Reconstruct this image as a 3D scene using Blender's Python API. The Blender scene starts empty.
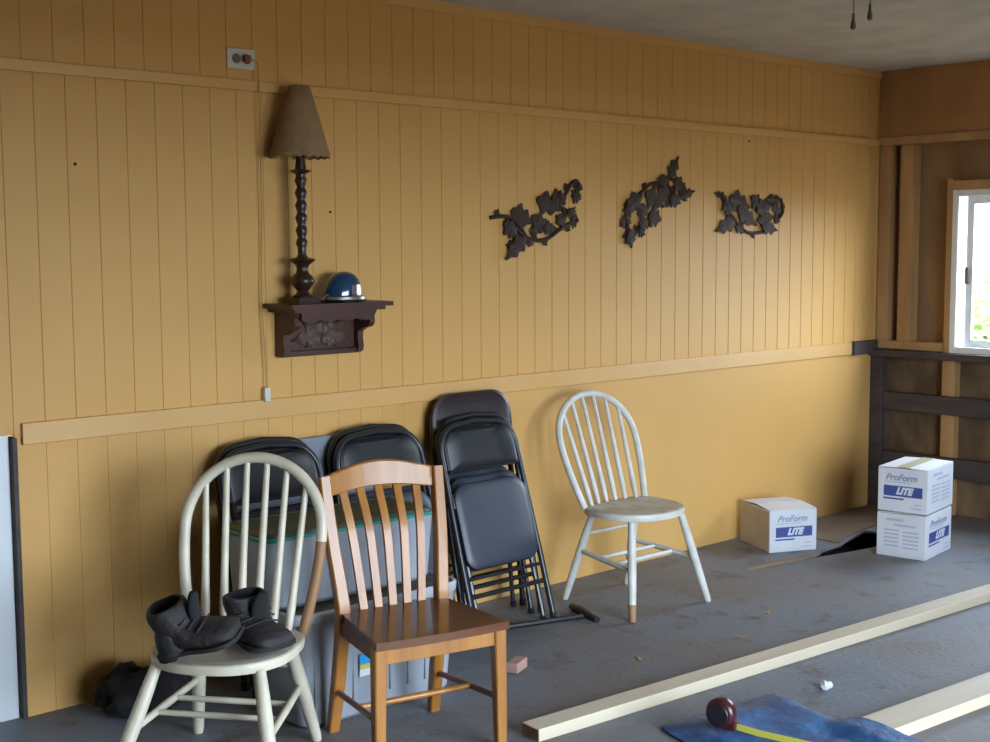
import bpy, bmesh, math, random
from mathutils import Vector, Matrix, noise
random.seed(7)
sc = bpy.context.scene
col = sc.collection
PI = math.pi

# ---------------------------------------------------------------- camera
F, YAW, PITCH, ROLL = 1310.18, 0.7446, 0.0961, -0.0051
fw = Vector((math.sin(YAW)*math.cos(PITCH), math.cos(YAW)*math.cos(PITCH), -math.sin(PITCH)))
r0 = Vector((math.cos(YAW), -math.sin(YAW), 0)); u0 = r0.cross(fw)
rt = r0*math.cos(ROLL) + u0*math.sin(ROLL); up = -r0*math.sin(ROLL) + u0*math.cos(ROLL)
cam = bpy.data.cameras.new('camera'); cam_o = bpy.data.objects.new('camera', cam); col.objects.link(cam_o)
cam.sensor_width = 36; cam.lens = F/990*36; cam.clip_start = 0.05
cam_o.matrix_world = Matrix(((rt.x, up.x, -fw.x, -6.6075), (rt.y, up.y, -fw.y, -3.9959), (rt.z, up.z, -fw.z, 1.4929), (0, 0, 0, 1)))
sc.camera = cam_o

# ---------------------------------------------------------------- sky, daylight portals, exposure
world = bpy.data.worlds.new('sky'); sc.world = world; world.use_nodes = True
bg = world.node_tree.nodes['Background']
bg.inputs[0].default_value = (0.69, 0.83, 1.0, 1); bg.inputs[1].default_value = 26.5
def portal(name, loc, rot, sx, sy):
    l = bpy.data.lights.new(name, 'AREA'); l.shape = 'RECTANGLE'; l.size = sx; l.size_y = sy
    o = bpy.data.objects.new(name, l); col.objects.link(o); o.location = loc; o.rotation_euler = rot
    l.cycles.is_portal = True
OX0, OX1, OZ, FY = -5.2, -2.8, 1.90, -4.7        # the wide door opening behind the camera
portal('door_daylight', ((OX0+OX1)/2, FY-.06, OZ/2), (PI/2, 0, 0), OX1-OX0, OZ)
portal('window_daylight', (.06, -1.16, 1.33), (0, PI/2, 0), .86, 1.42)
sc.view_settings.view_transform = 'Standard'; sc.view_settings.look = 'None'
sc.view_settings.gamma = 1.0; sc.view_settings.exposure = -0.1; sc.view_settings.use_curve_mapping = False
try:
    sc.cycles.use_denoising = True; sc.cycles.max_bounces = 10; sc.cycles.diffuse_bounces = 6; sc.cycles.caustics_reflective = False; sc.cycles.caustics_refractive = False
except Exception: pass

# ---------------------------------------------------------------- materials
def srgb(*c): return tuple(((v/255/12.92) if v/255 <= .04045 else ((v/255+.055)/1.055)**2.4) for v in c) + (1,)
def mat(name, c, rough=.6, c2=None, scale=8, stretch=(1, 1, 1), lo=.35, hi=.65, bump=0, bscale=60, metal=0, coat=0, trans=0, detail=4, spec=None, alpha=1):
    m = bpy.data.materials.new(name); m.use_nodes = True; nt = m.node_tree; b = nt.nodes['Principled BSDF']
    b.inputs['Base Color'].default_value = c; b.inputs['Roughness'].default_value = rough; b.inputs['Metallic'].default_value = metal
    b.inputs['Coat Weight'].default_value = coat; b.inputs['Transmission Weight'].default_value = trans
    if spec is not None: b.inputs['Specular IOR Level'].default_value = spec
    tc = nt.nodes.new('ShaderNodeTexCoord'); mp = nt.nodes.new('ShaderNodeMapping'); mp.inputs['Scale'].default_value = stretch
    nt.links.new(tc.outputs['Object'], mp.inputs[0])
    if c2:
        n = nt.nodes.new('ShaderNodeTexNoise'); n.inputs['Scale'].default_value = scale; n.inputs['Detail'].default_value = detail
        r = nt.nodes.new('ShaderNodeValToRGB'); r.color_ramp.elements[0].position = lo; r.color_ramp.elements[1].position = hi
        r.color_ramp.elements[0].color = c; r.color_ramp.elements[1].color = c2
        nt.links.new(mp.outputs[0], n.inputs['Vector']); nt.links.new(n.outputs['Fac'], r.inputs[0]); nt.links.new(r.outputs[0], b.inputs['Base Color'])
    if bump:
        n2 = nt.nodes.new('ShaderNodeTexNoise'); n2.inputs['Scale'].default_value = bscale
        bp = nt.nodes.new('ShaderNodeBump'); bp.inputs['Strength'].default_value = bump; bp.inputs['Distance'].default_value = .01
        nt.links.new(mp.outputs[0], n2.inputs['Vector']); nt.links.new(n2.outputs['Fac'], bp.inputs['Height']); nt.links.new(bp.outputs[0], b.inputs['Normal'])
    return m
def L(r, g, b): return (r, g, b, 1)
M = {}
M['wall'] = mat('tan_wall_paint', L(.60, .340, .106), .50, L(.63, .365, .12), 1.3, bump=.05, bscale=40, spec=.22)
M['trimpaint'] = mat('tan_trim_paint', L(.60, .340, .106), .48, L(.63, .365, .12), 3)
M['ceiling'] = mat('textured_ceiling', L(.48, .47, .42), .9, L(.58, .56, .50), 5, bump=.5, bscale=90)
M['brownwall'] = mat('bare_brown_panel', L(.20, .105, .04), .8, L(.13, .07, .03), 5, (1, 1, .3), bump=.1)
M['umber'] = mat('umber_painted_panel', L(.42, .22, .085), .7, L(.33, .17, .065), 5, (1, 1, .3), bump=.1)
M['stud'] = mat('old_stud_wood', L(.46, .27, .11), .75, L(.34, .19, .075), 9, (1, 1, .15))
M['sheath'] = mat('dark_sheathing', L(.20, .115, .05), .85, L(.30, .18, .08), 4, (1, 1, .4))
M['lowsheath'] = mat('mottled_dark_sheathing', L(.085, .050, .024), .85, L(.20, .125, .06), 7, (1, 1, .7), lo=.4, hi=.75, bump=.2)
M['darkwood'] = mat('dark_weathered_board', L(.035, .028, .03), .7, L(.065, .05, .045), 12, (1, .2, 1))
M['vinyl'] = mat('white_vinyl', L(.75, .78, .78), .35)
M['doorwhite'] = mat('white_door_paint', L(.62, .66, .68), .45, L(.68, .71, .72), 2)
M['white_paint'] = mat('chipped_white_paint', L(.66, .60, .46), .4, L(.56, .50, .37), 14, lo=.4, hi=.7, bump=.1, bscale=120)
M['white_cool'] = mat('worn_white_paint', L(.64, .63, .57), .4, L(.52, .50, .44), 14, lo=.4, hi=.7, bump=.1, bscale=120)
M['seat_worn'] = mat('seat_worn_to_wood', L(.50, .47, .38), .5, L(.36, .27, .17), 11, lo=.42, hi=.68)
M['bare'] = mat('bare_stripped_wood', L(.36, .20, .09), .6, L(.27, .14, .06), 20, (1, 1, .2))
M['oak'] = mat('golden_oak', L(.42, .175, .034), .36, L(.30, .115, .02), 26, (1, 1, .08), coat=.12)
M['oakdark'] = mat('dark_oak_seat', L(.125, .040, .009), .24, L(.085, .026, .007), 14, (.15, 1, 1), coat=.35)
M['oakshade'] = mat('shaded_oak', L(.20, .070, .018), .35, L(.14, .045, .012), 22, (1, 1, .1), coat=.2)  # darker copy of the oak, shade coloured into aprons and side stretchers
M['blackmetal'] = mat('black_enamel_metal', L(.014, .015, .018), .34, spec=.55)
M['blackvinyl'] = mat('black_vinyl', L(.010, .0105, .012), .46, bump=.06, bscale=160, spec=.4)
M['seatvinyl'] = mat('sky_sheen_vinyl', L(.026, .033, .050), .46, bump=.06, bscale=160, spec=.7)  # bluish sheen of the reflected sky is mixed into this base colour
M['brownvinyl'] = mat('brown_black_vinyl', L(.022, .013, .012), .42, bump=.06, bscale=160)
M['rubber'] = mat('black_rubber', L(.012, .012, .012), .8)
M['chrome'] = mat('chrome', L(.75, .76, .76), .14, metal=1)
M['greyboard'] = mat('blue_grey_laminate', L(.20, .22, .27), .5, L(.23, .25, .29), 4)
M['totegrey'] = mat('cloudy_grey_plastic', L(.24, .26, .29), .38, L(.29, .31, .34), 5)
M['totelight'] = mat('pale_grey_plastic', L(.34, .36, .38), .4, L(.39, .41, .42), 5)
M['greenlid'] = mat('dark_green_plastic', L(.025, .050, .030), .45, L(.035, .065, .04), 6)
M['teal'] = mat('teal_plastic_rim', L(.02, .22, .17), .4)
M['clutter'] = mat('brown_clutter', L(.07, .05, .04), .8, L(.16, .13, .10), 25)
M['leather'] = mat('dark_worn_leather', L(.008, .0065, .0065), .7, L(.022, .017, .016), 18, bump=.5, bscale=45)
M['leatherin'] = mat('black_boot_lining', L(.008, .008, .009), .9)
M['sole'] = mat('black_boot_sole', L(.012, .011, .011), .8)
M['lace'] = mat('dark_laces', L(.03, .026, .024), .9)
M['blackcloth'] = mat('black_cloth', L(.007, .006, .006), .95, L(.014, .012, .011), 12, bump=.5, bscale=30)
M['carton'] = mat('white_carton', L(.66, .67, .70), .55, L(.61, .62, .66), 6)
M['cartonshade'] = mat('shaded_carton_side', L(.52, .47, .42), .7, L(.46, .41, .36), 9)  # shade on the carton's left side, put in as a browner colour
M['blueink'] = mat('blue_print', L(.05, .075, .26), .5)
M['greyink'] = mat('faded_grey_blue_print', L(.27, .30, .44), .5)
M['palegrey'] = mat('pale_print', L(.43, .46, .55), .5)
M['whiteink'] = mat('white_print', L(.62, .65, .74), .5)
M['tape'] = mat('tan_packing_tape', L(.44, .40, .24), .4)
M['lumber'] = mat('new_pine', L(.62, .55, .42), .6, L(.53, .45, .32), 10, (.06, 1, 1))
M['endgrain'] = mat('dark_end_grain', L(.12, .065, .035), .8, L(.2, .11, .06), 30)
M['tarp'] = mat('blue_woven_plastic', L(.012, .060, .18), .5, L(.03, .14, .33), 11, bump=.35, bscale=35)
M['redcase'] = mat('dark_red_plastic', L(.045, .008, .012), .3)
M['blackcase'] = mat('black_plastic', L(.012, .010, .014), .4)
M['yellow'] = mat('yellow_blade', L(.50, .47, .06), .4)
M['shelfwood'] = mat('red_brown_carved_wood', L(.075, .027, .016), .42, L(.045, .016, .010), 14, (.2, 1, 1), bump=.15, bscale=40)
M['lampwood'] = mat('dark_turned_wood', L(.030, .013, .008), .35)
M['shade'] = mat('tan_fabric_shade', L(.28, .18, .085), .9, L(.24, .15, .07), 30, bump=.2, bscale=150)
M['blueenamel'] = mat('dark_blue_gloss', L(.008, .045, .105), .16, coat=.6)
M['silver'] = mat('brushed_silver', L(.62, .62, .58), .25, metal=1)
M['plate'] = mat('ivory_plate', L(.58, .58, .50), .4)
M['socket'] = mat('grey_socket', L(.12, .11, .10), .6)
M['plugbrown'] = mat('brown_plug', L(.18, .06, .025), .6)
M['cord'] = mat('tan_cord', L(.42, .25, .085), .6)
M['bronze'] = mat('dark_bronze_metal', L(.046, .022, .011), .6, L(.024, .013, .008), 25, spec=.3)
M['paper'] = mat('white_scrap', L(.62, .62, .66), .8)
M['brickpink'] = mat('pinkish_wood_end', L(.40, .24, .19), .8)
M['ply'] = mat('bare_plywood', L(.27, .19, .11), .8, L(.20, .145, .09), 7)
M['ground'] = mat('driveway_ground', L(.14, .10, .06), .9, L(.18, .13, .08), 2)
M['leaf'] = mat('bush_leaves', L(.10, .17, .03), .6, L(.16, .24, .05), 6)
M['holeshade'] = mat('hole_shade_brown', L(.025, .018, .013), .95, L(.05, .035, .025), 9)  # near-black tone stands in for the shade inside the floor hole
M['nail'] = mat('dark_nail', L(.03, .02, .015), .5)

def floor_material():
    m = bpy.data.materials.new('stained_grey_subfloor'); m.use_nodes = True; nt = m.node_tree; b = nt.nodes['Principled BSDF']
    tc = nt.nodes.new('ShaderNodeTexCoord')
    def nz(s, d, lo, hi, ca, cb, rough=.6):
        n = nt.nodes.new('ShaderNodeTexNoise'); n.inputs['Scale'].default_value = s; n.inputs['Detail'].default_value = d; n.inputs['Roughness'].default_value = rough
        r = nt.nodes.new('ShaderNodeValToRGB'); e = r.color_ramp.elements; e[0].position = lo; e[1].position = hi; e[0].color = ca; e[1].color = cb
        nt.links.new(tc.outputs['Object'], n.inputs['Vector']); nt.links.new(n.outputs['Fac'], r.inputs[0]); return r
    base = nz(2.2, 6, .3, .7, L(.138, .156, .186), L(.20, .22, .252))
    spot = nz(6, 8, .54, .70, L(0, 0, 0), L(1, 1, 1), .7)
    big = nz(1.1, 5, .42, .62, L(0, 0, 0), L(.8, .8, .8))
    m1 = nt.nodes.new('ShaderNodeMixRGB'); m1.inputs[2].default_value = L(.085, .062, .048)
    nt.links.new(spot.outputs[0], m1.inputs[0]); nt.links.new(base.outputs[0], m1.inputs[1])
    m2 = nt.nodes.new('ShaderNodeMixRGB'); m2.inputs[2].default_value = L(.145, .118, .098)
    nt.links.new(big.outputs[0], m2.inputs[0]); nt.links.new(m1.outputs[0], m2.inputs[1])
    nt.links.new(m2.outputs[0], b.inputs['Base Color']); b.inputs['Roughness'].default_value = .62
    n2 = nt.nodes.new('ShaderNodeTexNoise'); n2.inputs['Scale'].default_value = 45; bp = nt.nodes.new('ShaderNodeBump'); bp.inputs['Strength'].default_value = .25; bp.inputs['Distance'].default_value = .01
    nt.links.new(tc.outputs['Object'], n2.inputs['Vector']); nt.links.new(n2.outputs['Fac'], bp.inputs['Height']); nt.links.new(bp.outputs[0], b.inputs['Normal'])
    return m
M['floor'] = floor_material()
def glass_material():
    m = bpy.data.materials.new('window_glass'); m.use_nodes = True; nt = m.node_tree; nt.nodes.clear()
    o = nt.nodes.new('ShaderNodeOutputMaterial'); t = nt.nodes.new('ShaderNodeBsdfTransparent'); g = nt.nodes.new('ShaderNodeBsdfGlossy'); x = nt.nodes.new('ShaderNodeMixShader')
    g.inputs['Roughness'].default_value = .02; x.inputs[0].default_value = .06
    nt.links.new(t.outputs[0], x.inputs[1]); nt.links.new(g.outputs[0], x.inputs[2]); nt.links.new(x.outputs[0], o.inputs[0]); return m
M['glass'] = glass_material()

# ---------------------------------------------------------------- mesh helpers
class MB:
    def __init__(s): s.bm = bmesh.new(); s.ang = 40
    def _add(s, verts, faces, mtx=None):
        vs = [s.bm.verts.new(mtx @ Vector(v) if mtx else v) for v in verts]
        for f in faces:
            try: s.bm.faces.new([vs[i] for i in f])
            except ValueError: pass
        return vs
    def box(s, a, b, bev=0, mtx=None):
        x0, y0, z0 = a; x1, y1, z1 = b
        v = [(x0, y0, z0), (x1, y0, z0), (x1, y1, z0), (x0, y1, z0), (x0, y0, z1), (x1, y0, z1), (x1, y1, z1), (x0, y1, z1)]
        t = bmesh.new(); vs = [t.verts.new(p) for p in v]
        for f in ((3, 2, 1, 0), (4, 5, 6, 7), (0, 1, 5, 4), (1, 2, 6, 5), (2, 3, 7, 6), (3, 0, 4, 7)): t.faces.new([vs[i] for i in f])
        s.ang = 20
        if bev: bmesh.ops.bevel(t, geom=t.edges[:], offset=bev, segments=2, profile=.5, affect='EDGES')
        s.merge(t, mtx); return s
    def merge(s, t, mtx=None):
        mp = {}
        for v in t.verts: mp[v] = s.bm.verts.new(mtx @ v.co if mtx else v.co)
        for f in t.faces:
            try: s.bm.faces.new([mp[v] for v in f.verts])
            except ValueError: pass
        t.free()
    def tube(s, pts, r, n=10, closed=False, prof=None):
        """sweep a circle (or profile of (a, b) pairs) along pts; r is a number or one per point"""
        pts = [Vector(p) for p in pts]; N = len(pts); rs = r if hasattr(r, '__len__') else [r]*N
        rings = []; ref = None
        for i, p in enumerate(pts):
            if closed: d = pts[(i+1) % N]-pts[i-1]
            else: d = pts[min(i+1, N-1)]-pts[max(i-1, 0)]
            d.normalize()
            if ref is None:
                ref = Vector((0, 1, 0)) if abs(d.y) < .85 else Vector((1, 0, 0))
            a = (ref - d*ref.dot(d)).normalized(); b = d.cross(a); ref = a
            if prof: ring = [s.bm.verts.new(p + a*u*rs[i] + b*v*rs[i]) for u, v in prof]
            else: ring = [s.bm.verts.new(p + a*math.cos(2*PI*k/n)*rs[i] + b*math.sin(2*PI*k/n)*rs[i]) for k in range(n)]
            rings.append(ring)
        n = len(rings[0])
        for i in range(N if closed else N-1):
            A, B = rings[i], rings[(i+1) % N]
            for k in range(n): s.bm.faces.new((A[k], A[(k+1) % n], B[(k+1) % n], B[k]))
        if not closed:
            s.bm.faces.new(rings[0][::-1]); s.bm.faces.new(rings[-1])
        return s
    def lathe(s, prof, c=(0, 0, 0), n=24, mtx=None, sx=1, sy=1):
        rings = []
        for r, z in prof:
            if r < 1e-5: rings.append([s.bm.verts.new(Vector((c[0], c[1], c[2]+z)) if not mtx else mtx @ Vector((0, 0, z)))])
            else:
                ring = []
                for k in range(n):
                    v = Vector((r*sx*math.cos(2*PI*k/n), r*sy*math.sin(2*PI*k/n), z)); ring.append(s.bm.verts.new(mtx @ v if mtx else v+Vector(c)))
                rings.append(ring)
        for A, B in zip(rings, rings[1:]):
            for k in range(n):
                q = (A[k % len(A)], A[(k+1) % len(A)], B[(k+1) % len(B)], B[k % len(B)])
                q = list(dict.fromkeys(q))
                if len(q) > 2: s.bm.faces.new(q)
        return s
    def rings(s, rr, cap0=True, cap1=True):
        R = [[s.bm.verts.new(p) for p in ring] for ring in rr]; n = len(R[0])
        for A, B in zip(R, R[1:]):
            for k in range(n): s.bm.faces.new((A[k], A[(k+1) % n], B[(k+1) % n], B[k]))
        if cap0: s.bm.faces.new(R[0][::-1])
        if cap1: s.bm.faces.new(R[-1])
        return s
    def prism(s, poly, fn, h0, h1, bev=0):
        """poly of (a, b); fn(a, b, h) -> point; extruded from h0 to h1"""
        s.ang = 21
        t = bmesh.new(); A = [t.verts.new(fn(a, b, h0)) for a, b in poly]; B = [t.verts.new(fn(a, b, h1)) for a, b in poly]; n = len(poly)
        t.faces.new(A[::-1]); t.faces.new(B)
        for k in range(n): t.faces.new((A[k], A[(k+1) % n], B[(k+1) % n], B[k]))
        if bev: bmesh.ops.bevel(t, geom=[e for e in t.edges if len(e.link_faces) == 2 and e.calc_face_angle(0) > .9], offset=bev, segments=2, profile=.5, affect='EDGES')
        s.merge(t); return s
    def build(s, name, m, parent=None, smooth=None, loc=None):
        smooth = s.ang if smooth is None else smooth
        bmesh.ops.recalc_face_normals(s.bm, faces=s.bm.faces[:])
        me = bpy.data.meshes.new(name); s.bm.to_mesh(me); s.bm.free()
        me.materials.append(m)
        if smooth:
            for p in me.polygons: p.use_smooth = True
            me.set_sharp_from_angle(angle=math.radians(smooth))
        o = bpy.data.objects.new(name, me); col.objects.link(o)
        if parent: o.parent = parent
        if loc: o.location = loc
        return o
def B(a, b, bev=0):
    m = MB(); m.box(a, b, bev); return m
def T(pts, r, n=10, **k):
    m = MB(); m.tube(pts, r, n, **k); return m
def thing(name, label, cat, loc=(0, 0, 0), rz=0, group=None):
    o = bpy.data.objects.new(name, None); col.objects.link(o); o.location = loc; o.rotation_euler = (0, 0, rz); o.empty_display_size = .05
    o['label'] = label; o['category'] = cat
    if group: o['group'] = group
    return o
def tag(o, label, cat, group=None, kind=None):
    o['label'] = label; o['category'] = cat
    if group: o['group'] = group
    if kind: o['kind'] = kind
    return o
def struct(o, label=None):
    o['kind'] = 'structure'
    if label: o['label'] = label
    return o
def copy_tree(o, parent=None):
    c = o.copy(); col.objects.link(c)
    if parent: c.parent = parent
    for ch in o.children: copy_tree(ch, c)
    return c
def bez(pts, n=8):
    """Catmull-Rom through pts"""
    P = [Vector(p) for p in pts]; P = [P[0]*2-P[1]] + P + [P[-1]*2-P[-2]]; out = []
    for i in range(1, len(P)-2):
        for k in range(n):
            t = k/n; a, b, c, d = P[i-1:i+3]
            out.append(.5*((2*b)+(c-a)*t+(2*a-5*b+4*c-d)*t*t+(3*b-a-3*c+d)*t**3))
    out.append(P[-2]); return out
def text(s, size, m, parent, name, mtx, shear=0, bold=0, sx=1):
    cu = bpy.data.curves.new(name, 'FONT'); cu.body = s; cu.size = size; cu.align_x = 'CENTER'; cu.align_y = 'CENTER'; cu.shear = shear; cu.offset = bold; cu.extrude = .0004
    t = bpy.data.objects.new(name, cu); col.objects.link(t); bpy.context.view_layer.update()
    me = bpy.data.meshes.new_from_object(t); bpy.data.objects.remove(t); me.name = name
    me.materials.clear(); me.materials.append(m)
    o = bpy.data.objects.new(name, me); col.objects.link(o); o.parent = parent; o.matrix_local = mtx @ Matrix.Diagonal((sx, 1, 1, 1)); return o

# ---------------------------------------------------------------- the room
H = 2.44; XL = -9.0
hole = [(-1.36, -.505), (-1.16, -.455), (-1.00, -.445), (-.86, -.405), (-.64, -.36), (-.60, -.50), (-.86, -.60), (-1.00, -.585), (-1.14, -.560), (-1.25, -.535)]
cu = bpy.data.curves.new('floor', 'CURVE'); cu.dimensions = '2D'; cu.fill_mode = 'BOTH'
for poly in ([(XL, FY), (.12, FY), (.12, .12), (XL, .12)], hole):
    sp = cu.splines.new('POLY'); sp.points.add(len(poly)-1); sp.use_cyclic_u = True
    for p, q in zip(sp.points, poly): p.co = (q[0], q[1], 0, 1)
cu.extrude = .006
t = bpy.data.objects.new('floor', cu); col.objects.link(t); bpy.context.view_layer.update()
me = bpy.data.meshes.new_from_object(t); bpy.data.objects.remove(t); me.materials.clear(); me.materials.append(M['floor'])
for v in me.vertices: v.co.z -= .006
floor = bpy.data.objects.new('floor', me); col.objects.link(floor); struct(floor)
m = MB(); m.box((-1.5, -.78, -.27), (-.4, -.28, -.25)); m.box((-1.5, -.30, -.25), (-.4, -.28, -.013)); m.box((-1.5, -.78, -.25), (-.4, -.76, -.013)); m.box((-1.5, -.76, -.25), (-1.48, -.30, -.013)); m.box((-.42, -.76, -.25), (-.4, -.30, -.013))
struct(m.build('floor_hole_tray', M['holeshade']))  # tray added below the hole so that it stays dark
struct(B((XL, FY-.1, H), (.12, .12, H+.08)).build('ceiling', M['ceiling']))
struct(B((-30, -40, -.37), (40, 30, -.35)).build('ground', M['ground'], smooth=0))

def grooved(m, x0, x1, z0, z1, off, depth, w=.007, pitch=.1035, y=0):
    """vertical-groove panelling on the plane y, facing -y"""
    xs = [x0]; k = math.ceil((x0-off)/pitch)
    while off+k*pitch < x1-.01:
        g = off+k*pitch
        if g > x0+.01: xs += [g-w/2, g-.0015, g+.0015, g+w/2]
        k += 1
    xs.append(x1); i = 0; prof = []
    for j, x in enumerate(xs): prof.append((x, y + (depth if (j > 0 and j < len(xs)-1 and (j-1) % 4 in (1, 2)) else 0)))
    lo = [m.bm.verts.new((x, yy, z0)) for x, yy in prof]; hi = [m.bm.verts.new((x, yy, z1)) for x, yy in prof]
    for a in range(len(prof)-1): m.bm.faces.new((lo[a], lo[a+1], hi[a+1], hi[a]))
m = MB()
grooved(m, -4.965, -3.3, .0, .91, -4.866, .0018, w=.006); m._add([(-3.3, 0, 0), (.088, 0, 0), (.088, 0, .91), (-3.3, 0, .91)], [(0, 1, 2, 3)])
grooved(m, -5.06, .088, .91, 2.05, -4.866, .0028, w=.007)
grooved(m, -5.06, .088, 2.05, H, -4.900, .0028, w=.007)
m.box((-4.964, .008, 0), (.088, .12, .91)); m.box((-5.06, .008, .91), (.088, .12, H))
wall_back = m.build('wall_back', M['wall'], smooth=0); struct(wall_back)
m = MB(); grooved(m, XL, -5.06, 2.05, H, -4.900, .0028, w=.007); m.box((XL, .008, 2.05), (-5.06, .12, H)); m.box((XL, 0, 0), (-5.95, .12, 2.05))
struct(m.build('wall_back', M['wall'], smooth=0))
struct(B((XL, -.018, 2.03), (0, 0, 2.066), .003).build('trim_1', M['trimpaint']))
struct(B((-4.945, -.014, .876), (-.235, 0, .945), .003).build('trim_2', M['trimpaint']))
struct(B((XL, -.014, H-.04), (0, 0, H), .003).build('trim_3', M['trimpaint']))
o = struct(B((-.245, -.030, .872), (-.005, 0, .948), .004).build('trim_4', M['darkwood']), 'dark bare block ending the tan chair rail at the corner')
struct(B((-4.978, -.012, 0), (-4.962, .05, .90), .002).build('trim_5', M['darkwood']))
m = B((-5.95, .012, 0), (-4.98, .05, 2.05), .003)
door = m.build('door_1', M['doorwhite']); struct(door)
B((-5.86, .008, .15), (-5.10, .014, .9), .004).build('panel', M['doorwhite'], door)
B((-5.86, .008, 1.05), (-5.10, .014, 1.9), .004).build('panel', M['doorwhite'], door)

# right wall: painted band above, open studs and dark boards below
m = MB(); m.box((.09, FY, -.05), (.12, -1.9, H)); m.box((.09, -1.9, -.05), (.12, -.44, .895)); m.box((.09, -1.9, 1.775), (.12, -.44, H)); m.box((.09, -.44, -.05), (.12, .12, H))
wall_right = m.build('wall_right', M['sheath'], smooth=0); struct(wall_right)
B((0, FY, 2.06), (.09, -.002, H), .002).build('upper_panel', M['umber'], wall_right)
B((-.02, FY, 2.03), (.02, -.002, 2.075), .003).build('trim_board', M['stud'], wall_right)
for a, b in ((-.075, -.005), (-.215, -.135), (-2.06, -1.97), (-2.6, -2.52), (-3.2, -3.12), (-3.8, -3.72), (-4.4, -4.32)):
    B((.01, a, .905), (.09, b, 2.03), .003).build('stud', M['stud'], wall_right)
for a, b in ((-.49, -.415), (-1.0, -.925), (-1.6, -1.525), (-2.2, -2.125), (-2.8, -2.725), (-3.5, -3.425), (-4.2, -4.125)):
    B((.01, a, 0), (.073, b, .86), .003).build('stud', M['stud'], wall_right)
for a, b in ((-.44, -.002), (FY, -1.885)): B((0, a, .9), (.09, b, .945), .003).build('sill_plate', M['stud'], wall_right)
B((-.06, FY, .858), (.03, -.002, .897), .004).build('cap_rail', M['darkwood'], wall_right)
B((-.03, FY, .56), (0.01, -.08, .66), .004).build('dark_board', M['darkwood'], wall_right)
B((-.03, FY, .215), (0.01, -.08, .325), .004).build('dark_board', M['darkwood'], wall_right)
B((-.035, -.078, 0), (.01, -.001, .858), .004).build('corner_post', M['darkwood'], wall_right)
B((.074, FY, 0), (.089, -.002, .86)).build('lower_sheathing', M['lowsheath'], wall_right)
# window in the right wall
Y0, Y1, Z0, Z1 = -1.88, -.462, .897, 1.772
m = MB(); fwid = .035
for a, b in (((Y0+fwid, Z0), (Y1-fwid, Z0+fwid)), ((Y0+fwid, Z1-fwid), (Y1-fwid, Z1)), ((Y0, Z0), (Y0+fwid, Z1)), ((Y1-fwid, Z0), (Y1, Z1))): m.box((-.012, a[0], a[1]), (.10, b[0], b[1]), .003)
win = m.build('window_1', M['vinyl']); struct(win)
def sash(y0, y1, x, nm):
    m = MB(); w = .04; z0, z1 = Z0+fwid, Z1-fwid
    for a, b in (((y0+w, z0), (y1-w, z0+w)), ((y0+w, z1-w), (y1-w, z1)), ((y0, z0), (y0+w, z1)), ((y1-w, z0), (y1, z1))): m.box((x, a[0], a[1]), (x+.025, b[0], b[1]), .003)
    o = m.build(nm, M['vinyl'], win)
    B((x+.010, y0+w, z0+w), (x+.014, y1-w, z1-w)).build('pane', M['glass'], o, smooth=0); return o
s1 = sash(-1.18, Y1-fwid-.028, .03, 'sash'); sash(Y0+fwid, -1.14, .06, 'sash')
B((.018, -.545, 1.27), (.032, -.525, 1.36), .003).build('latch', M['socket'], s1)
m = MB()
for a, b in (((Y1, Z0-.0), (Y1+.035, Z1+.06)), ((Y0-.05, Z1), (Y1, Z1+.05))): m.box((-.008, a[0], a[1]), (.05, b[0], b[1]), .003)
struct(m.build('trim_6', M['stud']))
# side and front walls
struct(B((XL-.1, FY-.1, 0), (XL, .12, H)).build('wall_left', M['brownwall'], smooth=0))
m = MB(); m.box((XL, FY-.1, 0), (OX0, FY, H)); m.box((OX1, FY-.1, 0), (.12, FY, H)); m.box((OX0, FY-.1, OZ), (OX1, FY, H))
struct(m.build('wall_front', M['brownwall'], smooth=0))

# bush outside the window
bush = thing('bush', 'green bush in the sunlight outside the window', 'bush', (5.2, 1.30, -.35))
T([(0, 0, .0), (.05, 0, .5), (0, .1, 1.0)], [.05, .04, .02]).build('stem', M['stud'], bush)
m = MB()
for k in range(900):
    d = Vector((random.gauss(0, 1), random.gauss(0, 1), random.gauss(0, 1))).normalized()*random.uniform(.55, 1)
    p = Vector((d.x*.95, d.y*.95, 1.0+d.z*.95)); a = Vector((random.uniform(-1, 1), random.uniform(-1, 1), random.uniform(-.3, 1))).normalized()*.09; b = a.orthogonal().normalized()*.045
    m._add([p-a, p+b, p+a+Vector((0, 0, -.03)), p-b], [(0, 1, 2, 3)])
m.build('foliage', M['leaf'], bush, smooth=0)

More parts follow.
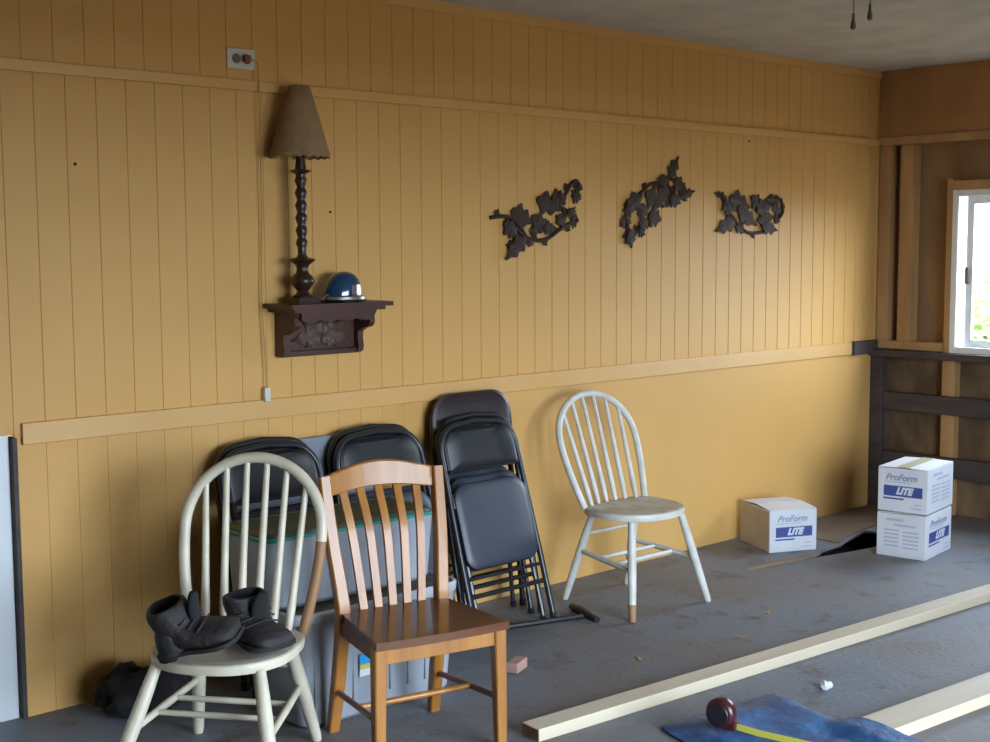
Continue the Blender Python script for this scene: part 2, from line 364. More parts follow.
# ---------------------------------------------------------------- chairs
def windsor(label, loc, rz, d, paint, seatm, wmax, bare=False, fat=1.0):
    t = thing('windsor_chair', label, 'chair', (*loc, 0), rz, None)
    sh, Ht, bw, bb, bt = d['sh'], d['H'], d['bw'], d['bb'], d['bt']
    # seat
    pts = []
    for k in range(48):
        a = 2*PI*k/48; c, s = math.cos(a), math.sin(a)
        e = .50 if s > 0 else .86
        x = math.copysign(abs(c)**e, c)*(.205 if s < 0 else .205-.012*s); y = math.copysign(abs(s)**e, s)*(d['sf'] if s < 0 else bb+.032)
        pts.append((x, y))
    rings = []
    for f, z in ((.90, sh-.036), (.98, sh-.026), (1.0, sh-.014), (.985, sh-.003), (.94, sh), (.75, sh-.003), (.45, sh-.007), (.1, sh-.008)):
        rings.append([(x*f, y*f, z) for x, y in pts])
    m = MB(); m.rings(rings); seat = m.build('seat', seatm, t, 50)
    m = MB()
    m.rings([[(x*f, y*f, z) for x, y in pts] for f, z in ((1.0, sh-.0305), (1.006, sh-.022), (1.006, sh-.012), (1.0, sh-.006), (.96, sh-.006), (.96, sh-.0305))], False, False)
    m.rings
    m.build('painted_edge', paint, seat, 50)
    # legs
    def leg(top, foot):
        top, foot = Vector(top), Vector(foot); P = [foot+(top-foot)*f for f in (0, .04, .3, .55, .8, 1)]
        m = T(P, [v*fat for v in (.0125, .0145, .017, .0185, .017, .014)], 12); o = m.build('leg', paint, t)
        if not bare and foot.x < 0 and foot.y < 0:
            T([foot, foot.lerp(top, .06), foot.lerp(top, .17)], [.0134, .0152, .0166], 12).build('worn_foot', M['bare'], o)['label'] = 'foot worn down to bare brown wood'
        return lambda z: foot+(top-foot)*(z/top.z)
    zt = sh-.03
    fl = leg((-d['ftx'], -d['fty'], zt), (-d['fw'], -d['ff'], 0)); fr = leg((d['ftx'], -d['fty'], zt), (d['fw'], -d['ff'], 0))
    kl = leg((-d['ktx'], d['kty'], zt), (-d['kw'], d['kf'], 0)); kr = leg((d['ktx'], d['kty'], zt), (d['kw'], d['kf'], 0))
    zz = sh*.5
    ends = []
    for a, b in ((fl, kl), (fr, kr)):
        p, q = a(zz*.92), b(zz*1.05); T([p, p.lerp(q, .5), q], [.010, .012, .010], 10).build('side_stretcher', paint, t); ends.append((p, q))
    for f in (.34, .62):
        p = ends[0][0].lerp(ends[0][1], f); q = ends[1][0].lerp(ends[1][1], f); T([p, p.lerp(q, .5), q], [.008, .0095, .008], 10).build('cross_stretcher', paint, t)
    p, q = kl(sh*.70), kr(sh*.70); T([p, p.lerp(q, .5), q], [.007, .0085, .007], 10).build('rear_stretcher', paint, t)
    # bow
    ymap = lambda z: bb+(bt-bb)*(z-sh)/(Ht-sh)
    zc = sh+.56*(Ht-sh)
    half = [Vector((bw+(wmax-bw)*math.sin(PI/2*(i/10)), 0, sh-.01+(zc-sh+.01)*i/10)) for i in range(10)]
    half += [Vector((wmax*math.cos(PI/2*i/14), 0, zc+(Ht-.013-zc)*math.sin(PI/2*i/14)**.97)) for i in range(15)]
    full = half + [Vector((-p.x, 0, p.z)) for p in half[-2::-1]]
    for p in full: p.y = ymap(p.z)
    if bare:
        i0 = 9
        T(full[i0:], .0145*fat, 12).build('back_bow', paint, t)
        o = T(full[:i0+1], .0140*fat, 12).build('back_bow', M['bare'], t); o['label'] = 'lower right length of the bow stripped to bare brown wood'
    else: T(full, .0145*fat, 12).build('back_bow', paint, t)
    for k in range(6):
        u = (k-2.5)/2.5; xt = wmax*.74*u; xb = bw*.74*u
        # height of the bow where x = xt
        zt_ = max(p.z for p in full) ;
        for a, b in zip(half[8:], half[9:]):
            if a.x >= abs(xt) >= b.x: zt_ = a.z+(b.z-a.z)*(a.x-abs(xt))/max(a.x-b.x, 1e-6)
        p = Vector((xb, bb+.02*(1-u*u), sh-.012)); q = Vector((xt, ymap(zt_), zt_-.004))
        T([p, p.lerp(q, .15), p.lerp(q, .35), p.lerp(q, .7), q], [v*fat for v in (.0085, .0115, .0100, .0088, .0075)], 10).build('spindle', paint, t)
    return t
DL = dict(sh=.360, H=.866, bw=.176, bb=.150, bt=.276, fw=.241, ff=.286, kw=.191, kf=.217, ftx=.152, fty=.144, ktx=.141, kty=.128, sf=.205)
DR = dict(sh=.412, H=.868, bw=.180, bb=.106, bt=.279, fw=.231, ff=.215, kw=.191, kf=.214, ftx=.147, fty=.129, ktx=.131, kty=.107, sf=.198)
windsor('off white bow back chair with dark boots on its seat', (-4.688, -.773), -.926, DL, M['white_paint'], M['seat_worn'], .217, True, 1.16)
windsor('white bow back chair standing alone with its back to the tan wall', (-2.538, -.426), -.032, DR, M['white_cool'], M['seat_worn'], .224)

def oak_chair():
    t = thing('wooden_chair', 'brown wooden slat back chair with a glossy dark seat', 'chair', (-4.203, -1.045, 0), -.219)
    sh, H2 = .392, .796; fw_, bw_, fd, bd = .214, .171, .168, .185
    # seat, scooped
    n = 12; top = []; m = MB()
    outline = [(-fw_, -fd), (-fw_*.5, -fd-.008), (0, -fd-.011), (fw_*.5, -fd-.008), (fw_, -fd), (.5*(fw_+bw_)+.004, 0), (bw_+.006, bd-.02), (bw_*.7, bd), (0, bd+.008), (-bw_*.7, bd), (-bw_-.006, bd-.02), (-.5*(fw_+bw_)-.004, 0)]
    m.prism(outline, lambda a, b, h: (a, b, h), sh-.024, sh, .006); m.build('seat', M['oakdark'], t)
    sq = [(-1, -1), (1, -1), (1, 1), (-1, 1)]; rq = [(-1, -.8), (-.8, -1), (.8, -1), (1, -.8), (1, .8), (.8, 1), (-.8, 1), (-1, .8)]
    for s in (-1, 1):
        m = MB(); m.tube([(s*.199, -.140, 0), (s*.197, -.138, .2), (s*.193, -.136, sh-.024)], [.0155, .0175, .020], prof=rq); m.build('leg', M['oak'], t, 30)
        P = bez([(s*.175, .248, 0), (s*.170, .215, .15), (s*bw_*.98, bd-.01, sh-.03), (s*bw_*1.0, bd-.004, sh+.06), (s*.184, .208, .60), (s*.192, .246, H2)], 6)
        m = MB(); m.tube(P, [.0165+.003*math.sin(PI*i/(len(P)-1)) for i in range(len(P))], prof=rq); m.build('rear_post', M['oak'], t, 30)
    for a, b, nm in (((-.19, -.150), (.19, -.132), 'apron'),): B((a[0], a[1], sh-.072), (b[0], b[1], sh-.024), .002).build(nm, M['oak'], t)
    for s in (-1, 1):
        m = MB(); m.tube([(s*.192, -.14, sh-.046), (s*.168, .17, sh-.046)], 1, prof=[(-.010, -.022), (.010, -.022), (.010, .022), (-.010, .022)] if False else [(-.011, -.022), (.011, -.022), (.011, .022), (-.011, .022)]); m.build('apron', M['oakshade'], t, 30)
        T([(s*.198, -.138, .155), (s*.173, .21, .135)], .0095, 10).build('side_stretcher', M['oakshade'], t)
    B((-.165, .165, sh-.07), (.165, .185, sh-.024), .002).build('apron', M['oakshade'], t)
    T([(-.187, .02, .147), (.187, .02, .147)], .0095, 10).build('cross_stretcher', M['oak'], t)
    # crest rail: arched above, curved backwards in plan
    n = 20; rr = []
    for i in range(n+1):
        u = -1+2*i/n; x = .196*u; yb = .246+.030*(1-u*u); zt = H2-.002+.034*math.cos(PI/2*u)**1.2; zb = H2-.066+.020*math.cos(PI/2*u)
        rr.append([(x, yb-.011-.006, zb+.004), (x, yb-.011, zt-.004), (x, yb-.007, zt), (x, yb+.007, zt), (x, yb+.011, zt-.004), (x, yb+.007, zb), (x, yb-.013, zb)])
    m = MB(); m.rings(rr); m.build('crest_rail', M['oak'], t, 40)
    for k in range(5):
        u = (k-2)/2.0; xt, xb = u*.125, u*.098; yt = .246+.03*(1-(xt/.196)**2)-.004
        P = bez([(xb, bd-.012, sh-.002), (xb+(xt-xb)*.35, bd+.006, sh+.12), (xb+(xt-xb)*.7, bd+.030, sh+.24), (xt, yt, H2-.050)], 5)
        m = MB(); m.tube(P, 1, prof=[(-.006, -.0125), (-.004, -.0135), (.004, -.0135), (.006, -.0125), (.006, .0125), (.004, .0135), (-.004, .0135), (-.006, .0125)]); m.build('slat', M['oak'], t, 40)
    return t
oak_chair()

# folding chairs, folded flat and leaning on the wall
def rrect(w, h, r, n=6, r2=None):
    r2 = r if r2 is None else r2; out = []
    for cx, cy, a0, q in ((w/2-r2, r2, -PI/2, r2), (w/2-r, h-r, 0, r), (-w/2+r, h-r, PI/2, r), (-w/2+r2, r2, PI, r2)):
        for k in range(n+1): a = a0+PI/2*k/n; out.append((cx+q*math.cos(a), cy+q*math.sin(a)))
    return out
def folding_chair(padm=None, metal=None, h=.845, pan=(.372, .166, .075, 0)):
    padm = padm or M['blackvinyl']; metal = metal or M['blackmetal']
    t = thing('folding_chair', 'x', 'chair'); w = .2
    # main frame: an inverted U from foot to foot
    P = [(-w-.008, 0, .012), (-w-.006, 0, .3), (-w, 0, h-.16)]
    n = 8; r = .105
    P += [(-w+r-r*math.cos(PI/2*k/n), 0, h-r+r*math.sin(PI/2*k/n)-.02) for k in range(0, n+1)]
    P += [(0, 0, h-.011)]
    full = P + [(-x, y, z) for x, y, z in P[-2::-1]]
    T(full, .0120, 12).build('frame', metal, t)
    for s in (-1, 1):
        T([(s*(w+.008), 0, 0), (s*(w+.008), 0, .028)], .0145, 10).build('foot_cap', M['rubber'], t)
        # rear legs lie just behind the frame when folded
        T([(s*.168, .018, .012), (s*.168, .017, .30), (s*.172, .015, .52)], .0095, 8).build('rear_leg', metal, t)
        T([(s*.168, .018, 0), (s*.168, .018, .024)], .0125, 8).build('foot_cap', M['rubber'], t)
        B((s*.190-.006, -.012, .50), (s*.190+.006, .022, .56), .003).build('hinge', metal, t)
    T([(-w, 0, .160), (w, 0, .160)], .0095, 8).build('crossbar', metal, t)
    T([(-.168, .018, .195), (.168, .018, .195)], .006, 8).build('crossbar', metal, t)
    T([(-w, 0, .228), (w, 0, .228)], .0075, 8).build('crossbar', metal, t)
    # backrest: pressed panel with a raised rim, curved in plan
    m = MB(); z0 = h-.205; poly = rrect(*pan[:3], 6, .012); rr = []
    for f, dy in ((1, .006), (1, -.006), (.93, -.010), (.86, -.004), (.5, .000)):
        rr.append([(x*f, dy-pan[3]+.010*(1-(x/.22)**2)*-.6, z0+.0925+(z-.0925)*f) for x, z in poly])
    m.rings(rr); back = m.build('backrest', padm, t, 35)
    T([(-.187, -.012, z0+.006), (0, -.016, z0+.004), (.187, -.012, z0+.006)], .005, 8).build('rolled_edge', metal, back)
    # seat: a padded panel tucked flat between the legs
    poly = rrect(.378, .335, .07, 6, .055); rr = []
    for f, dy in ((.97, -.002), (1, -.006), (1, -.015), (.96, -.021), (.85, -.025), (.4, -.027)):
        rr.append([(x*f, dy, .258+.168+(z-.168)*f) for x, z in poly])
    m = MB(); m.rings(rr); m.build('seat', M['seatvinyl'], t, 50)
    return t
fc = folding_chair(); fcb = folding_chair(M['brownvinyl'], None, .905, (.424, .208, .105, .012))
places = [(fc, -3.172, -.385, .305, 'black folding chair with its seat pad tinted with sky sheen in full view, front of the right stack'),
          (None, -3.135, -.275, .225, 'black folding chair squeezed between the tallest one and the front one of the right stack'),
          (fcb, -3.118, -.150, .115, 'brownish black folding chair, the tallest top edge of all against the wall'),
          (None, -3.640, -.350, .300, 'front black folding chair of the pair behind the brown wooden chair'),
          (None, -3.632, -.262, .240, 'rear black folding chair of the pair behind the brown wooden chair'),
          (None, -4.118, -.350, .305, 'front black folding chair of the pair seen through the off white bow back chair'),
          (None, -4.108, -.262, .245, 'rear black folding chair of the pair seen above the off white bow back chair')]
for i, (src, x, y, k, lab) in enumerate(places):
    o = src or copy_tree(fc)
    o.location = (x, y, 0); o.rotation_euler = (-math.atan(k), 0, 0); o['label'] = lab; o['group'] = 'folded chairs leaning along the wall'
bpy.context.view_layer.update()

# blue-grey board standing behind the folding chairs
m = B((-.38, -.014, 0), (.26, .014, .79), .004); o = m.build('leaning_board', M['greyboard']); o.location = (-3.83, -.088, .004); o.rotation_euler = (-math.atan(.075), 0, 0)
tag(o, 'blue-grey flat board leaning on the wall behind the folding chairs', 'board')

# ---------------------------------------------------------------- storage bins
def tote(name, label, x0, x1, y0, y1, z0, z1, body, rimm, taper=.03, ribs=8, rh=.034):
    cx, cy = (x0+x1)/2, (y0+y1)/2; t = thing(name, label, 'storage bin', (cx, cy, z0)); w, d, h = x1-x0, y1-y0, z1-z0
    def ring(f, z, ins=0): return [(x*(1-taper*(1-f))*(1-ins/w*2), (y-d/2)*(1-taper*(1-f))*(1-ins/d*2), z) for x, y in rrect(w*.97, d*.97, .05, 5)]
    m = MB(); m.rings([ring(0, 0, .012), ring(.05, .012), ring(1, h-.02), ring(1, h-.004), ring(1, h-.004, .006), ring(.08, .02, .006)]); bd_ = m.build('body', body, t, 40)
    m = MB(); P = rrect(w, d, .055, 6)
    m.rings([[(x*f, (y-d/2)*f, z) for x, y in P] for f, z in ((.985, h-rh), (1, h-rh+.004), (1.004, h-.004), (.99, h), (.965, h), (.965, h-rh))], False, False)
    m.build('rim', rimm, t, 40)
    for k in range(ribs):
        x = -w*.38+w*.76*k/(ribs-1); B((x-.010, -d/2*.955-.004, .06), (x+.010, -d/2*.94+.012, h-.045), .004).build('rib', body, t)
    return t, w, d, h
tl, w, d, h = tote('storage_bin', 'pale grey storage bin on the floor behind the brown wooden chair', -4.43, -3.755, -.735, -.385, 0, .37, M['totegrey'], M['totelight'], .09)
B((-w*.47, -d*.47, h-.05), (w*.47, d*.47, h-.012), .006).build('inner_lid', M['clutter'], tl)
o = B((-.055, -.001, -.012), (.02, .001, .060), .0005).build('sticker', M['paper'], tl); o.location = (-.045, -d/2-.0015, .145)
s1 = o
B((-.055, -.003, .028), (.02, -.0015, .060)).build('blue_patch', mat('bright_blue_print', L(.02, .28, .62), .4), s1)
B((-.055, -.003, .012), (-.005, -.0015, .027)).build('yellow_patch', M['yellow'], s1)
tu, w, d, h = tote('storage_bin', 'grey storage bin with a dark green lid stacked on the pale grey bin', -4.47, -3.785, -.655, -.355, .372, .60, M['totegrey'], M['teal'], .05, 6, .014)
m = MB(); P = rrect(w*.975, d*.95, .05, 6); m.rings([[(x*f, (y-d*.475)*f, z) for x, y in P] for f, z in ((1, h-.012), (1, h+.004), (.97, h+.012), (.9, h+.012), (.88, h+.007), (.3, h+.008))]); m.build('lid', M['greenlid'], tu, 40)

# ---------------------------------------------------------------- boots on the chair
def boot(label, loc, tilt=0, roll=0, rz=0):
    t = thing('work_boot', label, 'boot', loc, rz, None); t.rotation_euler = (tilt, roll, rz)
    def out(f, grow=0):   # sole outline, toe towards -y, length .25
        P = [(0, -.150), (.025, -.147), (.044, -.128), (.050, -.095), (.047, -.055), (.038, -.01), (.036, .04), (.038, .075), (.028, .098), (0, .105)]
        P = P+[(-x*.92, y) for x, y in P[-2:0:-1]]; return [(x*f*(1+grow), y*(1+grow*.4)) for x, y in P]
    m = MB(); m.prism(out(1, .06), lambda a, b, z: (a, b, z), 0, .016, .004); m.prism([(x, y) for x, y in out(1, .04) if y > .02], lambda a, b, z: (a, b, z), -.014, .003, .003); so = m.build('sole', M['sole'], t, 40)
    st = [(-.146, .018, .018, .030, .0), (-.135, .034, .030, .040, .05), (-.105, .050, .038, .046, .1), (-.06, .050, .050, .043, .3), (-.02, .046, .072, .040, .6), (.015, .046, .100, .041, 1.0), (.030, .046, .135, .043, 1.35), (.036, .050, .170, .046, 1.5), (.036, .053, .195, .049, 1.57)]
    # rings are perpendicular to a spine that turns from the toe up into the shaft
    rr = []
    prof = [(-.148, .020, .018, .012, 0), (-.140, .030, .034, .028, .05), (-.115, .034, .044, .036, .1), (-.075, .038, .047, .042, .2), (-.035, .046, .045, .052, .45), (-.004, .058, .043, .060, .75), (.022, .085, .042, .064, 1.1), (.034, .115, .043, .062, 1.4), (.040, .150, .047, .062, 1.55), (.040, .180, .046, .060, 1.57), (.040, .186, .043, .056, 1.57)]
    for y, z, hw, hh, a in prof:
        ring = []
        for k in range(20):
            q = 2*PI*k/20; u, v = math.cos(q)*hw, math.sin(q)*hh
            # direction of the spine at angle a; v axis is perpendicular to it
            ring.append((u, y-v*math.sin(a), max(.010, z+v*math.cos(a)) if a < 1.2 else z+v*math.cos(a)))
        rr.append([Vector(p)+Vector((0, 0, 0))+noise.noise_vector(Vector(p)*20+Vector((loc[0]*9, 0, 0)))*.009 for p in ring])
    inner = [Vector((p.x*.86, .040+(p.y-.040)*.86, p.z)) for p in rr[-1]]; rr.append(inner)
    m = MB(); m.rings(rr, True, False); up_ = m.build('upper', M['leather'], t, 60)
    low = [Vector((p.x*.9, .040+(p.y-.040)*.9, .11)) for p in inner]
    m = MB(); m.rings([inner, low], False, True); m.build('lining', M['leatherin'], up_, 60)
    # heel counter fills the back above the sole
    m = MB(); m.rings([[(math.cos(q)*a, .05+math.sin(q)*b, z) for q in [2*PI*k/16 for k in range(16)]] for a, b, z in ((.040, .056, .008), (.042, .056, .04), (.042, .050, .08), (.036, .040, .11))]); m.build('heel_counter', M['leather'], t, 60)
    tg = T(bez([(0, -.035, .100), (0, -.040, .15), (.004, -.052, .205)], 5), [v*.68 for v in (.020, .024, .026, .026, .026, .026, .025, .024, .022, .02, .014)], 12); tg.build('tongue', M['leatherin'], t, 60)
    for k in range(4):
        y, z = -.060+.020*k, .090+.020*k
        T([(-.036, y+.01, z-.012), (0, y-.010, z+.010), (.036, y+.01, z-.012)], .0035, 6).build('lace', M['lace'], t)
    return t
boot('dark work boot at the left corner of the off white chair seat', (-4.838, -.850, .400), math.radians(-15), math.radians(-10), math.radians(42)).scale = (1.55, .92, .74)
boot('dark work boot in the middle of the off white chair seat, below the spindles', (-4.650, -.852, .3765), 0, 0, math.radians(2)).scale = (1.5, .82, .70)

# black cloth bag on the floor in the corner behind the off white chair
def blob(name, label, cat, loc, sz, m_, seed, amp, n=36, sub=None):
    bm_ = MB(); t = bmesh.new(); bmesh.ops.create_uvsphere(t, u_segments=n, v_segments=n//2, radius=1)
    for v in t.verts:
        p = v.co.copy(); q = noise.noise_vector(p*2.1+Vector((seed, 0, 0)))*amp + noise.noise_vector(p*5.0+Vector((0, seed, 0)))*amp*.4
        v.co = Vector(((p.x+q.x)*sz[0], (p.y+q.y)*sz[1], max(0, (p.z+q.z+.75)*sz[2]/1.75)))
    bm_.merge(t); o = bm_.build(name, m_, None, 80); o.location = loc; tag(o, label, cat); return o
blob('cloth_bag', 'crumpled black cloth bag on the floor against the tan wall', 'bag', (-4.650, -.180, 0), (.150, .108, .142), M['blackcloth'], 3.1, .35)

# ---------------------------------------------------------------- cartons
def carton(label, loc, rz, w, d, h, logo, opened=False, seed=0, top='flaps'):
    """logo = list of sides that carry the big print ('f' is -y, 'l' is -x, 'r' is +x)"""
    t = thing('carton', label, 'box', loc, rz, 'white cartons near the corner')
    m = MB(); m.box((-w/2, -d/2, 0), (w/2, d/2, h), .004); m.build('body', M['carton'], t)
    if opened:
        B((-w/2-.0012, -d/2+.004, .004), (-w/2-.0002, d/2-.004, h-.004)).build('shaded_side', M['cartonshade'], t)['label'] = 'side of the carton coloured brownish for its shade'
    # top flaps
    lift = .010 if opened else .004
    for s in (-1, 1):
        m = MB(); e = .003
        pts = [(-w/2+.002, s*d/2*.99, h), (w/2-.002, s*d/2*.99, h), (w/2-.002, s*e, h+lift), (-w/2+.002, s*e, h+lift)]
        m._add(pts+[(x, y, z+.003) for x, y, z in pts], [(0, 1, 2, 3), (7, 6, 5, 4), (0, 4, 5, 1), (1, 5, 6, 2), (2, 6, 7, 3), (3, 7, 4, 0)]); m.build('flap', M['carton'], t)
    if not opened: 
        B((-w/2*.98, -.03, h+.0066), (w/2*.98, .03, h+.0082)).build('tape', M['tape'], t)
    for side in ('f', 'l', 'r'):
        L_ = w if side == 'f' else d
        if side == 'f': mt = Matrix.Translation((0, -d/2-.0008, 0)) @ Matrix.Rotation(PI/2, 4, 'X')
        elif side == 'l': mt = Matrix.Translation((-w/2-.0018, 0, 0)) @ Matrix.Rotation(-PI/2, 4, 'Z') @ Matrix.Rotation(PI/2, 4, 'X')
        else: mt = Matrix.Translation((w/2+.0008, 0, 0)) @ Matrix.Rotation(PI/2, 4, 'Z') @ Matrix.Rotation(PI/2, 4, 'X')
        def bar(a, b, c, e, m_, nm, lift_=0):
            mm = MB(); mm.box((a*L_, b*h, lift_), (c*L_, e*h, lift_+.0006)); o = mm.build(nm, m_, t, 0); o.matrix_local = mt; return o
        if side in logo:
            text('ProForm', h*.215, M['greyink'], t, 'lettering', mt @ Matrix.Translation((-.03*L_, .79*h, .0004)), 0.35, .0008, L_/h*.80)
            bar(-.36, .675, .16, .695, M['palegrey'], 'print_line')
            bar(-.37, .36, .40, .60, M['blueink'], 'blue_band')
            text('LITE', h*.21, M['whiteink'], t, 'lettering', mt @ Matrix.Translation((.03*L_, .48*h, .0010)), .35, .003, L_/h*.80)
            bar(-.38, .285, .03, .32, M['blueink'], 'print_line')
            bar(.24, .19, .38, .215, M['palegrey'], 'print_line'); bar(.18, .10, .39, .125, M['palegrey'], 'print_line')
        elif not (opened and side == 'l'):
            bar(-.30, .83, .05, .89, M['palegrey'], 'print_line'); bar(-.15, .72, .30, .77, M['palegrey'], 'print_line')
            for k in range(5):
                bar(-.34, .60-.09*k, -.04, .64-.09*k, M['palegrey'], 'print_line'); 
                bar(.04, .58-.09*k, .36, .62-.09*k, M['palegrey'], 'print_line')
    return t
carton('white carton alone on the floor against the tan wall', (-1.238, -.238, 0), math.radians(-26), .256, .30, .205, 'f', True)
carton('lower white carton of the pair stacked in the corner', (-.880, -.775, 0), math.radians(8), .330, .240, .209, 'f')
carton('upper white carton of the pair stacked in the corner', (-.872, -.773, .2185), math.radians(9), .342, .242, .209, 'l')

# ---------------------------------------------------------------- lumber, scraps and tools on the floor
def board(name, label, cat, p, q, w, h, endm=None, z=0):
    p, q = Vector((*p, z)), Vector((*q, z)); dv = q-p; Ln = dv.length; a = math.atan2(dv.y, dv.x)
    t = thing(name, label, cat, p, a); B((0, -w/2, 0), (Ln, w/2, h), .003).build('timber', M['lumber'], t)
    if endm: B((-.001, -w/2+.003, .003), (.0012, w/2-.003, h-.003)).build('end_grain', M['endgrain'], t)['label'] = 'dark sawn end'
    return t
board('timber_board', 'long pale timber stud lying across the grey floor', 'lumber', (-3.922, -1.232), (-.93, -1.462), .082, .040, True)
board('timber_board', 'pale timber board beside the blue plastic sheet', 'lumber', (-3.20, -1.935), (-1.2, -2.120), .125, .040, True)
# blue plastic sheet
A_, B_, C_, D_ = (-3.570, -1.455), (-3.075, -1.520), (-3.245, -2.30), (-3.86, -2.30)
n = 26; m = MB(); g = []
for i in range(n+1):
    row = []
    for j in range(n+1):
        u, v = i/n, j/n; x = (A_[0]*(1-u)+B_[0]*u)*(1-v)+(D_[0]*(1-u)+C_[0]*u)*v; y = (A_[1]*(1-u)+B_[1]*u)*(1-v)+(D_[1]*(1-u)+C_[1]*u)*v
        e = min(u, 1-u, v, 1-v)*9; nn = noise.noise(Vector((x*7, y*7, 0)))*.010+noise.noise(Vector((x*22, y*22, 3)))*.004
        ov = max(0, min(1, (u-.70)*8))*max(0, min(1, (v-.36)*9))
        lift = .045*ov
        row.append((x+noise.noise(Vector((x*9, y*9, 5)))*.012, y+noise.noise(Vector((x*9, y*9, 8)))*.012, .009+max(lift+.004*nn, min(1, e)*(.022+nn*1.1)+.010*max(0, 1-abs(u-v*.4-.2)*9)*min(1, e))))
    g.append(row)
vt = [[m.bm.verts.new(p) for p in r] for r in g]; vb = [[m.bm.verts.new((p[0], p[1], p[2]-.007)) for p in r] for r in g]
for i in range(n):
    for j in range(n):
        m.bm.faces.new((vt[i][j], vt[i+1][j], vt[i+1][j+1], vt[i][j+1])); m.bm.faces.new((vb[i][j], vb[i][j+1], vb[i+1][j+1], vb[i+1][j]))
for i in range(n):
    for a, b in (((i, 0), (i+1, 0)), ((i, n), (i+1, n)), ((0, i), (0, i+1)), ((n, i), (n, i+1))):
        m.bm.faces.new((vt[a[0]][a[1]], vt[b[0]][b[1]], vb[b[0]][b[1]], vb[a[0]][a[1]]))
tag(m.build('plastic_sheet', M['tarp'], None, 60), 'folded blue plastic sheet on the floor under the tape measure', 'plastic sheet')
# tape measure
t = thing('tape_measure', 'dark red tape measure with its yellow blade pulled out', 'tape measure', (-3.530, -1.650, .048), math.radians(-76))
m = MB(); mt = Matrix.Translation((0, 0, .046)) @ Matrix.Rotation(PI/2, 4, 'X')
m.lathe([(0, -.024), (.034, -.024), (.043, -.018), (.046, -.010), (.046, .010), (.043, .018), (.034, .024), (0, .024)], n=28, mtx=mt); m.build('case', M['redcase'], t, 40)
for s in (-1, 1):
    m = MB(); m.lathe([(0, -.003), (.030, -.003), (.032, 0), (.030, .003), (0, .003)], n=24, mtx=Matrix.Translation((0, s*.0245, .046)) @ Matrix.Rotation(PI/2, 4, 'X')); m.build('side_disc', M['blackcase'], t, 40)
B((.012, -.020, .001), (.050, .020, .026), .004).build('mouth', M['redcase'], t)
m = MB(); m.tube([(.046, 0, .012), (.12, 0, .006), (.30, 0, .004), (.42, 0, .006)], 1, prof=[(-.001, -.0095), (.001, -.0095), (.001, .0095), (-.001, .0095)]); m.build('blade', M['yellow'], t, 30)
# black steel bar with a crosspiece
t = thing('steel_bar', 'black steel bar with a crosspiece lying in front of the folding chairs', 'tool', (-3.20, -.352, 0))
T([(-.02, .0, .010), (.325, -.103, .010)], .011, 8).build('shaft', M['blackmetal'], t)
T([(.385, .015, .014), (.365, -.06, .016), (.325, -.185, .012)], [.014, .018, .013], 8).build('crosspiece', M['blackmetal'], t)
o = B((-.045, -.022, 0), (.045, .022, .036), .003).build('wood_offcut', M['brickpink']); o.location = (-3.505, -.735, .0); o.rotation_euler = (0, 0, .4); tag(o, 'small pinkish wood offcut beside the leg of the brown chair', 'wood scrap')
m = MB()
for k in range(3):
    tt = bmesh.new(); bmesh.ops.create_icosphere(tt, subdivisions=2, radius=.014)
    for v in tt.verts: v.co = v.co*(1+.5*noise.noise(v.co*90+Vector((k, 0, 0))))
    m.merge(tt, Matrix.Translation(((k-1)*.011, (k % 2)*.008, .012)))
o = m.build('paper_scrap', M['paper'], None, 30); o.location = (-2.888, -1.597, 0); tag(o, 'crumpled white scrap on the floor beyond the blue sheet', 'scrap')
# split plank by the hole in the floor
m = MB(); m.prism([(-.40, -.020), (-.1, -.014), (.16, -.016), (.40, .004), (.41, .02), (.1, .012), (-.2, .012)], lambda a, b, z: (a, b, z), 0, .012, .002)
o = m.build('split_lath', M['ply']); o.location = (-1.52, -.470, 0); o.rotation_euler = (0, 0, -.16); o.scale = (.62, 1, 1); tag(o, 'thin split strip of wood by the dark hole in the floor', 'wood scrap')
m = MB(); m.prism([(-1.0, -.03), (-.06, -.03), (-.10, -.30), (-.60, -.345), (-.86, -.39), (-.98, -.43), (-1.0, -.42)], lambda a, b, z: (a, b, z), .0005, .006, .001)
o = m.build('plywood_patch', mat('floor_plywood', L(.165, .125, .085), .8, L(.115, .09, .065), 6)); tag(o, 'bare plywood patch on the floor between the dark hole and the tan wall', 'plywood')
for x, y, a, s in ((-2.27, -.92, .3, 1), (-3.10, -.95, 1.1, .7), (-2.62, -1.05, 2, .8)):
    o = B((-.022*s, -.007, 0), (.022*s, .007, .004), .001).build('wood_chip', M['stud']); o.location = (x, y, 0); o.rotation_euler = (0, 0, a)
    tag(o, {.3: 'wood chip on the floor in front of the lone white chair', 1.1: 'wood chip between the folding chairs and the long timber', 2: 'wood chip on the floor just behind the long timber'}[a], 'wood scrap', 'wood chips on the floor')

